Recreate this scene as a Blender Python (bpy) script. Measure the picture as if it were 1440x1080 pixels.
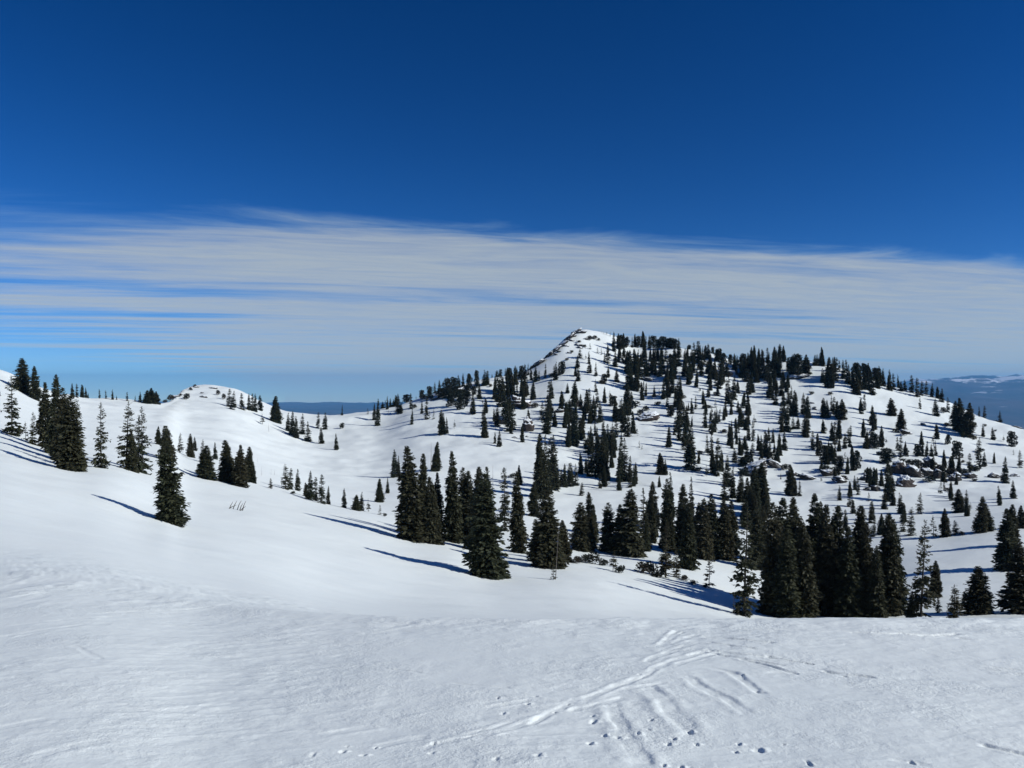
import bpy, math, random
import numpy as np
from mathutils import Vector, Matrix

sc = bpy.context.scene
for o in list(bpy.data.objects):
    bpy.data.objects.remove(o)
C = sc.collection

# ------------------------------------------------------------------ camera
F, CX, CY = 1120.0, 720.0, 540.0          # the photograph's focal length and centre in its own pixels
EYE = 1.65                                # eye height over the snow
cam = bpy.data.cameras.new('camera')
cam.lens = 28.0
cam.sensor_width = 36.0
cam.clip_start = 0.1
sc.cycles.volume_bounces = 2
cam.clip_end = 200000.0
camo = bpy.data.objects.new('camera', cam)
C.objects.link(camo)
camo.location = (0, 0, 0)
camo.rotation_euler = (math.radians(90), 0, 0)
sc.camera = camo

# ------------------------------------------------------------------ sun, sky, exposure
SUN_EL = math.radians(32)
SUN_AZ = math.radians(106)                # clockwise from the view direction: to the right, a little behind
sun = bpy.data.lights.new('sun', 'SUN')
sun.energy = 4.0
sun.angle = math.radians(0.53)
sun.color = (1.0, 0.985, 0.93)
suno = bpy.data.objects.new('sun', sun)
C.objects.link(suno)
SD = Vector((math.sin(SUN_AZ) * math.cos(SUN_EL), math.cos(SUN_AZ) * math.cos(SUN_EL), math.sin(SUN_EL)))
suno.rotation_euler = SD.to_track_quat('Z', 'Y').to_euler()
suno.location = (60, -20, 60)

sc.view_settings.view_transform = 'Standard'
sc.view_settings.look = 'None'
sc.view_settings.exposure = 0.0
sc.view_settings.gamma = 1.0
sc.view_settings.use_curve_mapping = False

world = bpy.data.worlds.new('World')
sc.world = world
world.use_nodes = True
wt = world.node_tree
wt.nodes.clear()


class NT:
    """small helper that writes node trees as expressions"""
    def __init__(self, tree):
        self.t = tree

    def node(self, kind, **kw):
        n = self.t.nodes.new(kind)
        for k, v in kw.items():
            setattr(n, k, v)
        return n

    def put(self, sock, v):
        if isinstance(v, bpy.types.NodeSocket):
            self.t.links.new(v, sock)
        else:
            sock.default_value = v

    def m(self, op, a, b=None, c=None, clamp=False):
        n = self.node('ShaderNodeMath', operation=op)
        n.use_clamp = clamp
        for i, v in enumerate((a, b, c)):
            if v is not None:
                self.put(n.inputs[i], v)
        return n.outputs[0]

    def ramp(self, v, a, b, lo=0.0, hi=1.0, smooth=True):
        n = self.node('ShaderNodeMapRange', interpolation_type='SMOOTHSTEP' if smooth else 'LINEAR')
        n.clamp = True
        for i, x in enumerate((v, a, b, lo, hi)):
            self.put(n.inputs[i], x)
        return n.outputs[0]

    def vec(self, x, y, z):
        n = self.node('ShaderNodeCombineXYZ')
        for i, v in enumerate((x, y, z)):
            self.put(n.inputs[i], v)
        return n.outputs[0]

    def sep(self, v):
        n = self.node('ShaderNodeSeparateXYZ')
        self.put(n.inputs[0], v)
        return n.outputs

    def noise(self, v, scale, detail=4.0, rough=0.55, dist=0.0):
        n = self.node('ShaderNodeTexNoise')
        if v is not None:
            self.put(n.inputs['Vector'], v)
        n.inputs['Scale'].default_value = scale
        n.inputs['Detail'].default_value = detail
        n.inputs['Roughness'].default_value = rough
        n.inputs['Distortion'].default_value = dist
        return n.outputs[0]

    def mix(self, f, a, b):
        n = self.node('ShaderNodeMix', data_type='RGBA')
        self.put(n.inputs[0], f)
        self.put(n.inputs[6], a)
        self.put(n.inputs[7], b)
        return n.outputs[2]


W = NT(wt)
tc = W.node('ShaderNodeTexCoord')
dx, dy, dz = W.sep(tc.outputs['Generated'])
# the horizon lies a little under eye level when seen from a high mountain
dipped = W.node('ShaderNodeVectorMath', operation='NORMALIZE')
W.put(dipped.inputs[0], W.vec(dx, dy, W.m('ADD', dz, 0.03)))
sky = W.node('ShaderNodeTexSky', sky_type='NISHITA')
sky.sun_disc = False
sky.sun_elevation = SUN_EL
sky.sun_rotation = SUN_AZ
sky.altitude = 3000.0
sky.air_density = 1.0
sky.dust_density = 0.2
sky.ozone_density = 4.0
W.put(sky.inputs['Vector'], dipped.outputs[0])
hs = W.node('ShaderNodeHueSaturation')
hs.inputs['Hue'].default_value = 0.505
hs.inputs['Saturation'].default_value = 1.15
hs.inputs['Value'].default_value = 11.6
gam = W.node('ShaderNodeGamma')                      # the deep, contrasty blue of thin mountain air
gam.inputs['Gamma'].default_value = 1.45
sca = W.node('ShaderNodeVectorMath', operation='SCALE')
W.put(sca.inputs[0], sky.outputs[0])
sca.inputs['Scale'].default_value = 0.1
W.put(gam.inputs['Color'], sca.outputs[0])
W.put(hs.inputs['Color'], gam.outputs[0])
# a high sheet of thin cloud: the view direction meets a level plane, and the sheet ends along a line in it
v = W.m('MAXIMUM', W.m('ADD', dz, 0.02), 0.006)
px, py = W.m('DIVIDE', dx, v), W.m('DIVIDE', dy, v)
ca, sa = 1 / math.hypot(1, .274), .274 / math.hypot(1, .274)
along = W.m('ADD', W.m('MULTIPLY', px, ca), W.m('MULTIPLY', py, sa))
across = W.m('SUBTRACT', W.m('SUBTRACT', W.m('MULTIPLY', py, ca), W.m('MULTIPLY', px, sa)), 4.69 * ca)
wave = W.noise(W.vec(W.m('MULTIPLY', along, 0.22), W.m('MULTIPLY', across, 0.5), 20.0), 1.0, 3.0, 0.5)
warped = W.m('ADD', across, W.m('MULTIPLY', W.m('SUBTRACT', wave, 0.5), 1.1))
q = W.vec(W.m('MULTIPLY', along, 0.19), warped, 0.0)
q2 = W.vec(W.m('MULTIPLY', along, 0.55), W.m('MULTIPLY', across, 1.3), 3.0)
q3 = W.vec(W.m('MULTIPLY', along, 0.05), W.m('MULTIPLY', across, 0.33), 7.0)
n_fine = W.noise(q, 1.6, 6.0, 0.62, 0.3)
n_fray = W.noise(q2, 1.3, 6.0, 0.6, 0.5)
n_big = W.noise(q3, 1.7, 4.0, 0.5, 0.2)
edge = W.ramp(W.m('ADD', across, W.m('MULTIPLY', W.m('SUBTRACT', n_fray, 0.5), 1.5)), -0.25, 0.55)
thin = W.ramp(W.m('ADD', along, W.m('MULTIPLY', n_big, 4.0)), -5.0, 2.6, 0.30, -0.03)     # the sheet frays out towards one end
streak = W.ramp(W.m('SUBTRACT', W.m('ADD', W.m('MULTIPLY', n_fine, 0.55), W.m('MULTIPLY', n_big, 0.6)), thin), 0.31, 0.62)
streak = W.m('ADD', W.m('MULTIPLY', streak, 0.90), 0.05)
far = W.ramp(across, 22.0, 70.0, 1.0, 0.62)
cover = W.m('MULTIPLY', W.m('MULTIPLY', edge, streak), far)
wisp = W.noise(W.vec(W.m('MULTIPLY', along, 0.55), W.m('MULTIPLY', warped, 2.2), 12.0), 2.2, 6.0, 0.68, 0.9)
cover = W.m('MULTIPLY', cover, W.ramp(wisp, .25, .7, 0.74, 1.0))
cloudcol = W.node('ShaderNodeRGB')
cloudcol.outputs[0].default_value = (4.05, 4.55, 4.75, 1)
thinned = W.node('ShaderNodeVectorMath', operation='SCALE')
W.put(thinned.inputs[0], hs.outputs[0])
W.put(thinned.inputs['Scale'], W.m('SUBTRACT', 1.0, W.m('MULTIPLY', W.m('POWER', cover, 1.25), .92)))
lit = W.node('ShaderNodeVectorMath', operation='SCALE')
W.put(lit.inputs[0], W.mix(W.ramp(cover, 0.0, 0.75), (2.7, 4.2, 4.9, 1), cloudcol.outputs[0]))
W.put(lit.inputs['Scale'], cover)
summed = W.node('ShaderNodeVectorMath', operation='ADD')
W.put(summed.inputs[0], thinned.outputs[0])
W.put(summed.inputs[1], lit.outputs[0])
skycol = summed.outputs[0]
bg = W.node('ShaderNodeBackground')
bg.inputs['Strength'].default_value = 0.10
W.put(bg.inputs['Color'], skycol)
wo = W.node('ShaderNodeOutputWorld')
wt.links.new(bg.outputs[0], wo.inputs['Surface'])

# ------------------------------------------------------------------ numeric helpers
rng = np.random.default_rng(7)
_perm = rng.permutation(512)
_gang = rng.uniform(0, 2 * np.pi, 512)


def noise2(x, y, seed=0):
    """gradient noise on arrays, about -0.7..0.7"""
    x = np.asarray(x, float) + seed * 17.31
    y = np.asarray(y, float) - seed * 9.77
    xi, yi = np.floor(x).astype(np.int64), np.floor(y).astype(np.int64)
    xf, yf = x - xi, y - yi

    def g(ix, iy, fx, fy):
        a = _gang[_perm[(ix + _perm[iy & 511]) & 511]]
        return np.cos(a) * fx + np.sin(a) * fy
    u_, v_ = xf * xf * xf * (xf * (xf * 6 - 15) + 10), yf * yf * yf * (yf * (yf * 6 - 15) + 10)
    a = g(xi, yi, xf, yf) * (1 - u_) + g(xi + 1, yi, xf - 1, yf) * u_
    b = g(xi, yi + 1, xf, yf - 1) * (1 - u_) + g(xi + 1, yi + 1, xf - 1, yf - 1) * u_
    return a * (1 - v_) + b * v_


def fbm(x, y, octaves=4, gain=0.5, seed=0):
    t, amp = 0, 1.0
    for k in range(octaves):
        t = t + amp * noise2(x * 2 ** k, y * 2 ** k, seed + k)
        amp *= gain
    return t


def pchip(x, xk, yk):
    """shape-preserving cubic through knots"""
    xk, yk = np.asarray(xk, float), np.asarray(yk, float)
    h, d = np.diff(xk), np.diff(yk) / np.diff(xk)
    m = np.zeros_like(yk)
    w1, w2 = 2 * h[1:] + h[:-1], h[1:] + 2 * h[:-1]
    ok = d[:-1] * d[1:] > 0
    with np.errstate(divide='ignore', invalid='ignore'):
        hm = (w1 + w2) / (w1 / d[:-1] + w2 / d[1:])
    m[1:-1] = np.where(ok, hm, 0)
    m[0], m[-1] = d[0], d[-1]
    x = np.clip(x, xk[0], xk[-1])
    i = np.clip(np.searchsorted(xk, x) - 1, 0, len(h) - 1)
    t = (x - xk[i]) / h[i]
    return ((1 + 2 * t) * (1 - t) ** 2 * yk[i] + t * (1 - t) ** 2 * h[i] * m[i] + t * t * (3 - 2 * t) * yk[i + 1] + t * t * (t - 1) * h[i] * m[i + 1])


# ------------------------------------------------------------------ terrain: profiles along sight lines
# column x in the photo: (bench edge), (foot of the drop), then (depth in metres, height in the photo) up to the ridge
COLS = {
    -900: [(16, 700), (20, 690), (35, 640), (60, 590), (90, 540), (120, 490), (160, 430)],
    -400: [(15, 760), (20, 735), (32, 690), (55, 640), (80, 600), (120, 550), (160, 505), (200, 470)],
    -100: [(13.5, 800), (20, 772), (34, 712), (58, 663), (83, 630), (108, 600), (140, 568), (185, 528), (225, 505)],
    0: [(13, 808), (20, 780), (35, 724), (60, 672), (85, 634), (110, 607), (140, 580), (190, 545), (230, 523)],
    60: [(12.6, 810), (20, 785), (36, 738), (58, 695), (84, 655), (110, 630), (140, 608), (190, 573), (240, 548)],
    120: [(12.2, 816), (20, 792), (36, 748), (58, 710), (82, 665), (105, 647), (140, 622), (200, 588), (280, 559)],
    180: [(11.8, 826), (20, 803), (38, 762), (62, 724), (84, 672), (108, 657), (140, 633), (210, 595), (290, 562)],
    230: [(11.4, 836), (20, 815), (38, 776), (66, 736), (92, 696), (118, 668), (150, 643), (220, 602), (300, 567)],
    260: [(11.2, 842), (20, 821), (38, 783), (68, 738), (96, 704), (122, 676), (155, 650), (230, 608), (310, 569), (380, 549)],
    290: [(11.0, 847), (19, 830), (38, 790), (70, 742), (100, 709), (125, 683), (160, 656), (235, 612), (310, 575), (400, 542)],
    330: [(10.6, 852), (19, 838), (38, 799), (72, 748), (104, 712), (128, 690), (165, 664), (235, 622), (310, 582), (395, 547)],
    360: [(10.4, 855), (18, 844), (40, 803), (75, 751), (108, 714), (130, 696), (165, 676), (235, 635), (310, 594), (385, 560)],
    400: [(10.2, 858), (17, 852), (40, 815), (78, 757), (110, 720), (133, 702), (165, 685), (235, 647), (310, 609), (380, 575)],
    440: [(10.0, 861), (16, 861), (42, 827), (80, 766), (112, 727), (135, 710), (150, 707), (185, 689), (240, 655), (310, 619), (380, 582)],
    480: [(9.8, 864), (15, 868), (43, 837), (82, 774), (114, 735), (137, 717), (152, 715), (190, 692), (245, 658), (310, 622), (380, 584)],
    530: [(9.6, 866), (14, 873), (44, 846), (84, 784), (116, 743), (138, 727), (155, 722), (195, 696), (250, 660), (315, 620), (385, 578)],
    580: [(9.4, 868), (14, 876), (45, 852), (82, 802), (108, 764), (130, 748), (155, 729), (200, 690), (260, 645), (320, 605), (390, 563)],
    640: [(9.2, 869), (14, 878), (46, 856), (80, 813), (108, 768), (130, 755), (160, 730), (215, 680), (275, 630), (335, 587), (400, 544)],
    690: [(9.1, 870), (14, 880), (47, 860), (78, 826), (92, 811), (112, 782), (130, 766), (160, 736), (215, 686), (280, 630), (345, 578), (410, 531)],
    740: [(9.0, 870), (14, 881), (48, 862), (78, 826), (95, 805), (113, 785), (132, 768), (162, 738), (220, 685), (290, 624), (355, 571), (425, 522)],
    770: [(9.0, 870), (14, 881), (49, 863), (78, 829), (98, 808), (114, 790), (134, 773), (165, 742), (222, 686), (295, 622), (365, 560), (440, 498)],
    800: [(9.0, 870), (14, 882), (50, 864), (80, 829), (100, 803), (115, 792), (135, 778), (165, 746), (222, 690), (295, 623), (370, 555), (455, 472)],
    820: [(9.0, 870), (14, 882), (50, 864), (80, 831), (100, 804), (115, 792), (136, 780), (165, 748), (222, 691), (295, 624), (370, 552), (465, 465)],
    855: [(9.0, 870), (14, 883), (53, 867), (82, 836), (102, 808), (116, 795), (136, 784), (166, 748), (222, 691), (295, 626), (370, 556), (468, 470)],
    880: [(9.0, 870), (14, 883), (55, 869), (84, 840), (102, 813), (117, 798), (136, 787), (167, 749), (222, 692), (293, 628), (370, 558), (465, 480)],
    900: [(9.0, 870), (14, 884), (56, 870), (85, 843), (103, 816), (117, 800), (136, 789), (168, 750), (222, 692), (292, 630), (370, 560), (462, 487)],
    950: [(9.0, 870), (14, 885), (60, 873), (88, 852), (104, 826), (120, 807), (140, 788), (170, 756), (226, 692), (296, 626), (370, 558), (455, 489)],
    1000: [(9.0, 870), (14, 886), (64, 876), (92, 857), (106, 836), (128, 808), (156, 780), (190, 737), (230, 692), (300, 622), (370, 557), (445, 497)],
    1050: [(9.0, 870), (14, 888), (68, 880), (96, 867), (110, 848), (132, 816), (158, 784), (190, 742), (230, 696), (295, 632), (360, 570), (438, 510)],
    1100: [(9.0, 870), (14, 890), (70, 885), (96, 874), (112, 854), (135, 820), (160, 786), (190, 743), (230, 697), (290, 640), (350, 581), (430, 508)],
    1160: [(9.0, 870), (14, 890), (72, 886), (96, 876), (114, 854), (138, 819), (162, 782), (190, 742), (230, 697), (285, 643), (345, 583), (420, 513)],
    1200: [(9.0, 870), (14, 890), (72, 886), (96, 876), (115, 852), (140, 815), (164, 778), (190, 741), (230, 696), (280, 645), (340, 587), (410, 524)],
    1260: [(9.0, 870), (14, 890), (72, 885), (96, 875), (114, 849), (138, 810), (158, 772), (190, 736), (235, 692), (285, 642), (340, 590), (400, 544)],
    1320: [(9.1, 869), (14, 889), (72, 884), (96, 874), (112, 846), (132, 806), (146, 776), (158, 768), (190, 733), (240, 688), (290, 640), (340, 596), (390, 562)],
    1380: [(9.1, 869), (14, 888), (72, 884), (96, 872), (112, 842), (132, 803), (146, 768), (156, 758), (190, 726), (240, 686), (285, 646), (330, 612), (370, 585)],
    1440: [(9.2, 868), (14, 887), (72, 882), (96, 870), (112, 838), (132, 800), (146, 764), (156, 752), (190, 720), (240, 684), (280, 655), (318, 628), (352, 604)],
    1700: [(9.4, 866), (14, 886), (72, 880), (96, 866), (120, 830), (150, 780), (200, 730), (260, 690), (330, 645)],
    2100: [(9.6, 864), (14, 884), (72, 876), (96, 862), (130, 825), (180, 775), (240, 735), (310, 700)],
    2500: [(9.6, 864), (14, 884), (72, 876), (96, 862), (130, 830), (180, 790), (240, 760), (310, 740)],
}
cx = np.array(sorted(COLS), float)
NV = 40
tabE, tabD, tabR, tabS = [], [], [], []
for x in cx:
    k = COLS[int(x)]
    (ye, pe), (yd, pd) = k[0], k[1]
    Y = np.array([a for a, b in k[1:]], float)
    S = (CY - np.array([b for a, b in k[1:]], float)) / F
    tau = np.exp(np.linspace(np.log(Y[0]), np.log(Y[-1]), NV))
    s = pchip(-1 / tau, -1 / Y, S)
    # soften the joints between the knots
    for _ in range(3):
        s[1:-1] = 0.25 * s[:-2] + 0.5 * s[1:-1] + 0.25 * s[2:]
    tabE.append((ye, (CY - pe) / F)); tabD.append(yd); tabR.append(Y[-1]); tabS.append(s)
tabE, tabD, tabR, tabS = np.array(tabE), np.array(tabD), np.array(tabR), np.array(tabS)


FX = np.arange(-900, 2501, 3.0)


def blur(a, sig):
    k = np.exp(-.5 * (np.arange(-60, 61) / sig) ** 2)
    k /= k.sum()
    return np.convolve(np.pad(a, 60, mode='edge'), k, 'valid')


fE = np.stack([blur(pchip(FX, cx, tabE[:, 0]), 10), blur(pchip(FX, cx, tabE[:, 1]), 10)], 1)
fD, fR = blur(pchip(FX, cx, tabD), 10), blur(pchip(FX, cx, tabR), 3)
fS = np.stack([blur(pchip(FX, cx, tabS[:, j]), 9.0 if j < NV - 7 else 1.3 + 1.2 * (NV - 1 - j)) for j in range(NV)], 1)


class Column:
    """terrain profile along one sight line: depth Y -> slope s = z/Y, all vectorised over Y"""
    def __init__(self, x):
        self.x = x
        self.u = (x - CX) / F
        t = min(max((x - FX[0]) / 3.0, 0), len(FX) - 1.001)
        i, f = int(t), t - int(t)
        mixr = lambda a: a[i] * (1 - f) + a[i + 1] * f
        (self.ye, self.se), self.yd, self.yr, self.s = mixr(fE), mixr(fD), mixr(fR), mixr(fS)
        self.lt = np.linspace(np.log(self.yd), np.log(self.yr), NV)
        a = -self.se - EYE / self.ye                       # fall of the bench
        yb = np.array([2.0, 3.0, 4.5, 6.5, self.ye * .93])
        sb = -EYE / yb - a
        yr, sr = self.yr, self.s[-1]
        yh = np.array([yr * 1.1, yr * 1.35, 900, 1500, 2600])
        zh = np.array([sr * yr - yr * .012, sr * yr - yr * .1, min(sr * 900, 0) - 170, -420, -760])
        Y = np.concatenate([yb, [self.ye], np.exp(self.lt), yh])
        S = np.concatenate([sb, [self.se], self.s, zh / yh])
        self.qk, self.sk, self.a = -1 / Y, S, a

    def slope(self, Y):
        Y = np.asarray(Y, float)
        s = pchip(-1 / np.maximum(Y, 2.0), self.qk, self.sk)
        return np.where(Y < 3.0, -EYE / np.maximum(Y, 1e-3) - self.a, s)

    def z(self, Y):
        return self.slope(Y) * Y


def sm(a, b, x):
    t = np.clip((x - a) / (b - a), 0, 1)
    return t * t * (3 - 2 * t)


def undulate(X, Y):
    """swells of the snow away from the bench"""
    far = sm(12, 60, Y)
    hill = sm(150, 260, Y) * (1 - sm(470, 700, Y) * .3)
    z = far * 0.22 * fbm(X / 14, Y / 14, 3, .5, 3)
    z = z + hill * (1.5 * fbm(X / 38, Y / 30, 4, .5, 11) + 0.28 * fbm(X / 9, Y / 9, 3, .5, 12))
    return z


# ------------------------------------------------------------------ marks in the snow of the bench (photo pixels)
def bench_xy(x, y):
    c = Column(x)
    s = (CY - y) / F
    Y = EYE / max(-s - c.a, .02)
    return np.array([c.u * Y, Y])


TRACKS = [  # x0 y0 x1 y1, half width m, depth m, height of the rim m
    # strokes of the herringbone on one side
    (977, 893, 926, 910, .035, .016, .022), (967, 908, 912, 930, .035, .016, .022), (998, 915, 920, 941, .035, .018, .024),
    (1006, 921, 950, 936, .03, .012, .02), (920, 943, 826, 981, .035, .018, .026), (875, 982, 803, 997, .035, .02, .02),
    (806, 984, 752, 1016, .03, .018, .017), (930, 962, 880, 969, .03, .014, .02), (762, 1010, 690, 1032, .035, .014, .022),
    (720, 1016, 640, 1042, .035, .012, .02), (950, 887, 934, 906, .03, .02, .03), (958, 888, 942, 902, .02, .02, .02),
    (915, 949, 850, 972, .03, .012, .018), (700, 1030, 600, 1052, .03, .012, .016),
    # strokes on the other side
    (994, 896, 1083, 904, .028, .05, .024), (1000, 904, 1060, 914, .028, .045, .022), (1000, 917, 1085, 926, .03, .06, .026),
    (1010, 922, 1098, 936, .028, .05, .022), (1044, 929, 1112, 946, .028, .05, .022), (1080, 924, 1140, 934, .024, .055, .02),
    (1030, 948, 1070, 975, .055, .03, .02), (966, 953, 1046, 1000, .06, .024, .026), (914, 967, 972, 1029, .075, .022, .04),
    (860, 993, 900, 1072, .075, .022, .04), (1002, 941, 1034, 948, .03, .02, .014),
    # single ski lines over the bench
    (930, 880, 1060, 890, .02, .014, .01), (1040, 883, 1180, 888, .02, .016, .01), (1200, 890, 1290, 893, .03, .07, .025),
    (1300, 894, 1345, 892, .05, .08, .03), (1350, 898, 1400, 902, .03, .024, .014), (1085, 947, 1170, 948, .03, .016, .014),
    (1160, 945, 1225, 953, .03, .05, .022), (1385, 1050, 1440, 1062, .03, .06, .02), (1390, 938, 1460, 944, .025, .022, .01),
    (1385, 941, 1440, 947, .02, .014, .01), (455, 873, 620, 878, .025, .014, .012), (600, 876, 820, 878, .02, .014, .01),
    (395, 904, 470, 903, .02, .014, .014), (520, 938, 600, 948, .02, .014, .01), (640, 962, 712, 968, .025, .016, .014),
    (105, 908, 138, 926, .03, .016, .01), (0, 895, 110, 880, .05, .012, .02), (20, 880, 170, 868, .05, .012, .02),
    (150, 862, 330, 850, .06, .014, .022), (60, 1062, 140, 1042, .05, .01, .02), (0, 1024, 60, 1012, .05, .01, .018),
    (230, 1000, 330, 985, .05, .01, .016), (470, 1030, 530, 1022, .05, .014, .02), (540, 1050, 590, 1038, .04, .014, .02),
    (690, 992, 740, 985, .03, .018, .022), (1260, 1070, 1300, 1078, .03, .02, .014),
]
PITS = [  # x y rx ry depth
    (833, 1046, .05, .06, .07), (852, 1034, .04, .06, .06), (838, 1014, .06, .09, .08), (836, 1006, .04, .05, .05), (918, 1012, .04, .06, .06),
    (942, 1046, .05, .05, .06), (950, 1039, .04, .06, .06), (982, 1046, .04, .05, .06), (1042, 1046, .04, .06, .06),
    (1071, 1054, .08, .08, .08), (1037, 1056, .03, .05, .05), (936, 1077, .04, .06, .06), (961, 1079, .04, .06, .06), (873, 1036, .07, .05, .05),
    (973, 1028, .05, .08, .09), (1140, 1074, .03, .12, .06), (745, 989, .05, .05, .06), (756, 979, .05, .04, .05), (702, 981, .03, .07, .05),
    (710, 1001, .04, .07, .05), (485, 1057, .05, .06, .06), (515, 1062, .06, .04, .06), (490, 1050, .03, .04, .04), (530, 1052, .03, .05, .05),
    (612, 1046, .03, .06, .05), (610, 1059, .06, .04, .05), (442, 1062, .04, .09, .04), (900, 949, .025, .04, .05), (801, 990, .03, .05, .05),
    (782, 1000, .03, .04, .05), (1285, 1074, .03, .08, .05), (1104, 1046, .02, .04, .04), (1046, 951, .03, .08, .06), (1068, 973, .05, .08, .05),
    (760, 1064, .05, .09, .04), (700, 1068, .04, .08, .04), (528, 855, .05, .1, .03), (900, 1032, .04, .08, .05), (915, 1026, .03, .06, .04),
    (660, 893, .05, .05, .03), (1316, 895, .12, .10, .05), (1118, 910, .03, .05, .03), (1122, 948, .04, .05, .05), (1190, 952, .05, .05, .05),
]


def stamp(X, Y):
    """height of tracks, pits and wind crust on the bench"""
    dz = np.zeros_like(X)
    wob = noise2(X * 2.2, Y * 2.2, 21) * .05 + noise2(X * 7, Y * 7, 22) * .016 + noise2(X * 22, Y * 22, 23) * .005
    for (x0, y0, x1, y1, w, d, r) in TRACKS:
        p, e = bench_xy(x0, y0), bench_xy(x1, y1)
        dv = e - p
        L2 = (dv ** 2).sum()
        L = math.sqrt(L2)
        pad = w * 6
        sel = (X > min(p[0], e[0]) - pad) & (X < max(p[0], e[0]) + pad) & (Y > min(p[1], e[1]) - pad) & (Y < max(p[1], e[1]) + pad)
        if not sel.any():
            continue
        x_, y_ = X[sel] - p[0], Y[sel] - p[1]
        t = (x_ * dv[0] + y_ * dv[1]) / L2
        cr = (x_ * dv[1] - y_ * dv[0]) / L + wob[sel]
        tt = np.clip(t, 0, 1)
        endfade = np.exp(-(np.maximum(np.abs(t - tt) * L, 0) / (w * .9)) ** 2)
        broken = .35 + 1.2 * np.clip(noise2(X[sel] * 6 + x0, Y[sel] * 6, 5) + .3, 0, 1)
        w = w * (.75 if w > .05 else 1)
        g = np.exp(-(cr / w) ** 8) * endfade
        rim = (np.exp(-((cr - w * 1.75) / (w * .75)) ** 2) + .7 * np.exp(-((cr + w * 1.7) / (w * .7)) ** 2)) * endfade
        dz[sel] += .32 * broken * (-d * g + r * rim * .7)
    for (x0, y0, rx, ry, d) in PITS:
        rx, ry, d = rx * .36, ry * .40, d * .16
        p = bench_xy(x0, y0)
        sel = (np.abs(X - p[0]) < rx * 4) & (np.abs(Y - p[1]) < ry * 4)
        if not sel.any():
            continue
        rag = noise2(X[sel] * 16, Y[sel] * 16, 8) * .9
        hole = np.sqrt(((X[sel] - p[0] + rx * .8) / rx) ** 2 + ((Y[sel] - p[1]) / ry) ** 2) + rag
        clod = np.sqrt(((X[sel] - p[0] - rx * .7) / (rx * .9)) ** 2 + ((Y[sel] - p[1] - ry * .2) / (ry * .8)) ** 2) - rag
        dz[sel] += -d * np.exp(-np.maximum(hole, 0) ** 5) + d * .75 * np.exp(-np.maximum(clod, 0) ** 3)
    near = 1 - sm(16, 40, Y)
    patch = np.clip(fbm(X / 2.6 + 5, Y / 2.6, 2, .5, 31) * 1.3 + .5, 0, 1)
    # rough wind crust, drawn out a little across the view
    c = fbm(X * 3.2, Y * 5.5, 4, .6, 41)
    dz += near * (.005 * patch + .002) * c
    dz += near * .016 * fbm(X * .55, Y * .7, 3, .5, 43)
    ridg = 1 - np.abs(noise2(X * .9 + Y * .9, Y * 3.4 - X * .9, 47)) * 3
    dz += near * .0045 * np.clip(ridg, 0, 1) ** 3 * patch
    # broken crust where the bench runs into the slope on the left
    lump = sm(-2.5, -5.5, X - 0.0 * Y) * sm(9.0, 12, Y) * (1 - sm(17, 24, Y))
    dz += lump * .05 * np.maximum(fbm(X * 1.1, Y * .8, 4, .62, 51), -.15)
    lip = np.exp(-((Y - 9.0) / .9) ** 2) * sm(-4, 0, X)
    dz += lip * .02 * fbm(X * 1.6, Y * 3, 4, .6, 53)
    return dz


# ------------------------------------------------------------------ materials
def material(name):
    m = bpy.data.materials.new(name)
    m.use_nodes = True
    t = m.node_tree
    t.nodes.clear()
    n = NT(t)
    b = n.node('ShaderNodeBsdfPrincipled')
    o = n.node('ShaderNodeOutputMaterial')
    t.links.new(b.outputs[0], o.inputs['Surface'])
    return m, n, b


def bump(n, b, h, strength, dist):
    k = n.node('ShaderNodeBump')
    k.inputs['Strength'].default_value = strength
    k.inputs['Distance'].default_value = dist
    n.put(k.inputs['Height'], h)
    n.t.links.new(k.outputs[0], b.inputs['Normal'])


m_snow, n, b = material('snow')
geo = n.node('ShaderNodeNewGeometry')
P = geo.outputs['Position']
tone = n.noise(P, 0.35, 5.0, 0.55)
col = n.mix(n.ramp(tone, .35, .65), (.845, .905, .885, 1), (.87, .925, .90, 1))
n.put(b.inputs['Base Color'], col)
b.inputs['Roughness'].default_value = .62
b.inputs['Specular IOR Level'].default_value = .25
# grains of the crust close by, soft ripples farther off
_, pyy, _ = n.sep(P)
close = n.ramp(pyy, 9.0, 30.0, 1.0, 0.0)
g1 = n.noise(P, 38.0, 4.0, .7)
g2 = n.noise(P, 7.0, 3.0, .6)
g3 = n.noise(P, .30, 4.0, .55)
rough = n.m('MULTIPLY', close, n.ramp(n.noise(P, .9, 4.0, .6), .38, .66, .25, 1.0))
h = n.m('ADD', n.m('MULTIPLY', n.m('MULTIPLY', g1, rough), .012), n.m('MULTIPLY', n.m('MULTIPLY', g2, rough), .018))
h = n.m('ADD', h, n.m('MULTIPLY', g3, .07))
st = n.node('ShaderNodeVectorMath', operation='MULTIPLY')
n.put(st.inputs[0], P)
st.inputs[1].default_value = (.35, 1.3, .35)
mid = n.ramp(pyy, 10.0, 40.0, 0.0, 1.0)
g4 = n.noise(st.outputs[0], 1.1, 5.0, .6)
h = n.m('ADD', h, n.m('MULTIPLY', n.m('MULTIPLY', g4, mid), .10))
bump(n, b, h, .9, 1.0)


def leaf_material(name, dark, lite, brown):
    m, n, b = material(name)
    oi = n.node('ShaderNodeObjectInfo')
    geo = n.node('ShaderNodeNewGeometry')
    r = oi.outputs['Random']
    isl = geo.outputs['Random Per Island']
    c = n.mix(n.m('MULTIPLY', isl, .9), dark, lite)
    c = n.mix(n.m('MULTIPLY', r, .55), c, brown)
    n.put(b.inputs['Base Color'], c)
    b.inputs['Roughness'].default_value = .75
    b.inputs['Specular IOR Level'].default_value = .2
    return m


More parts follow.
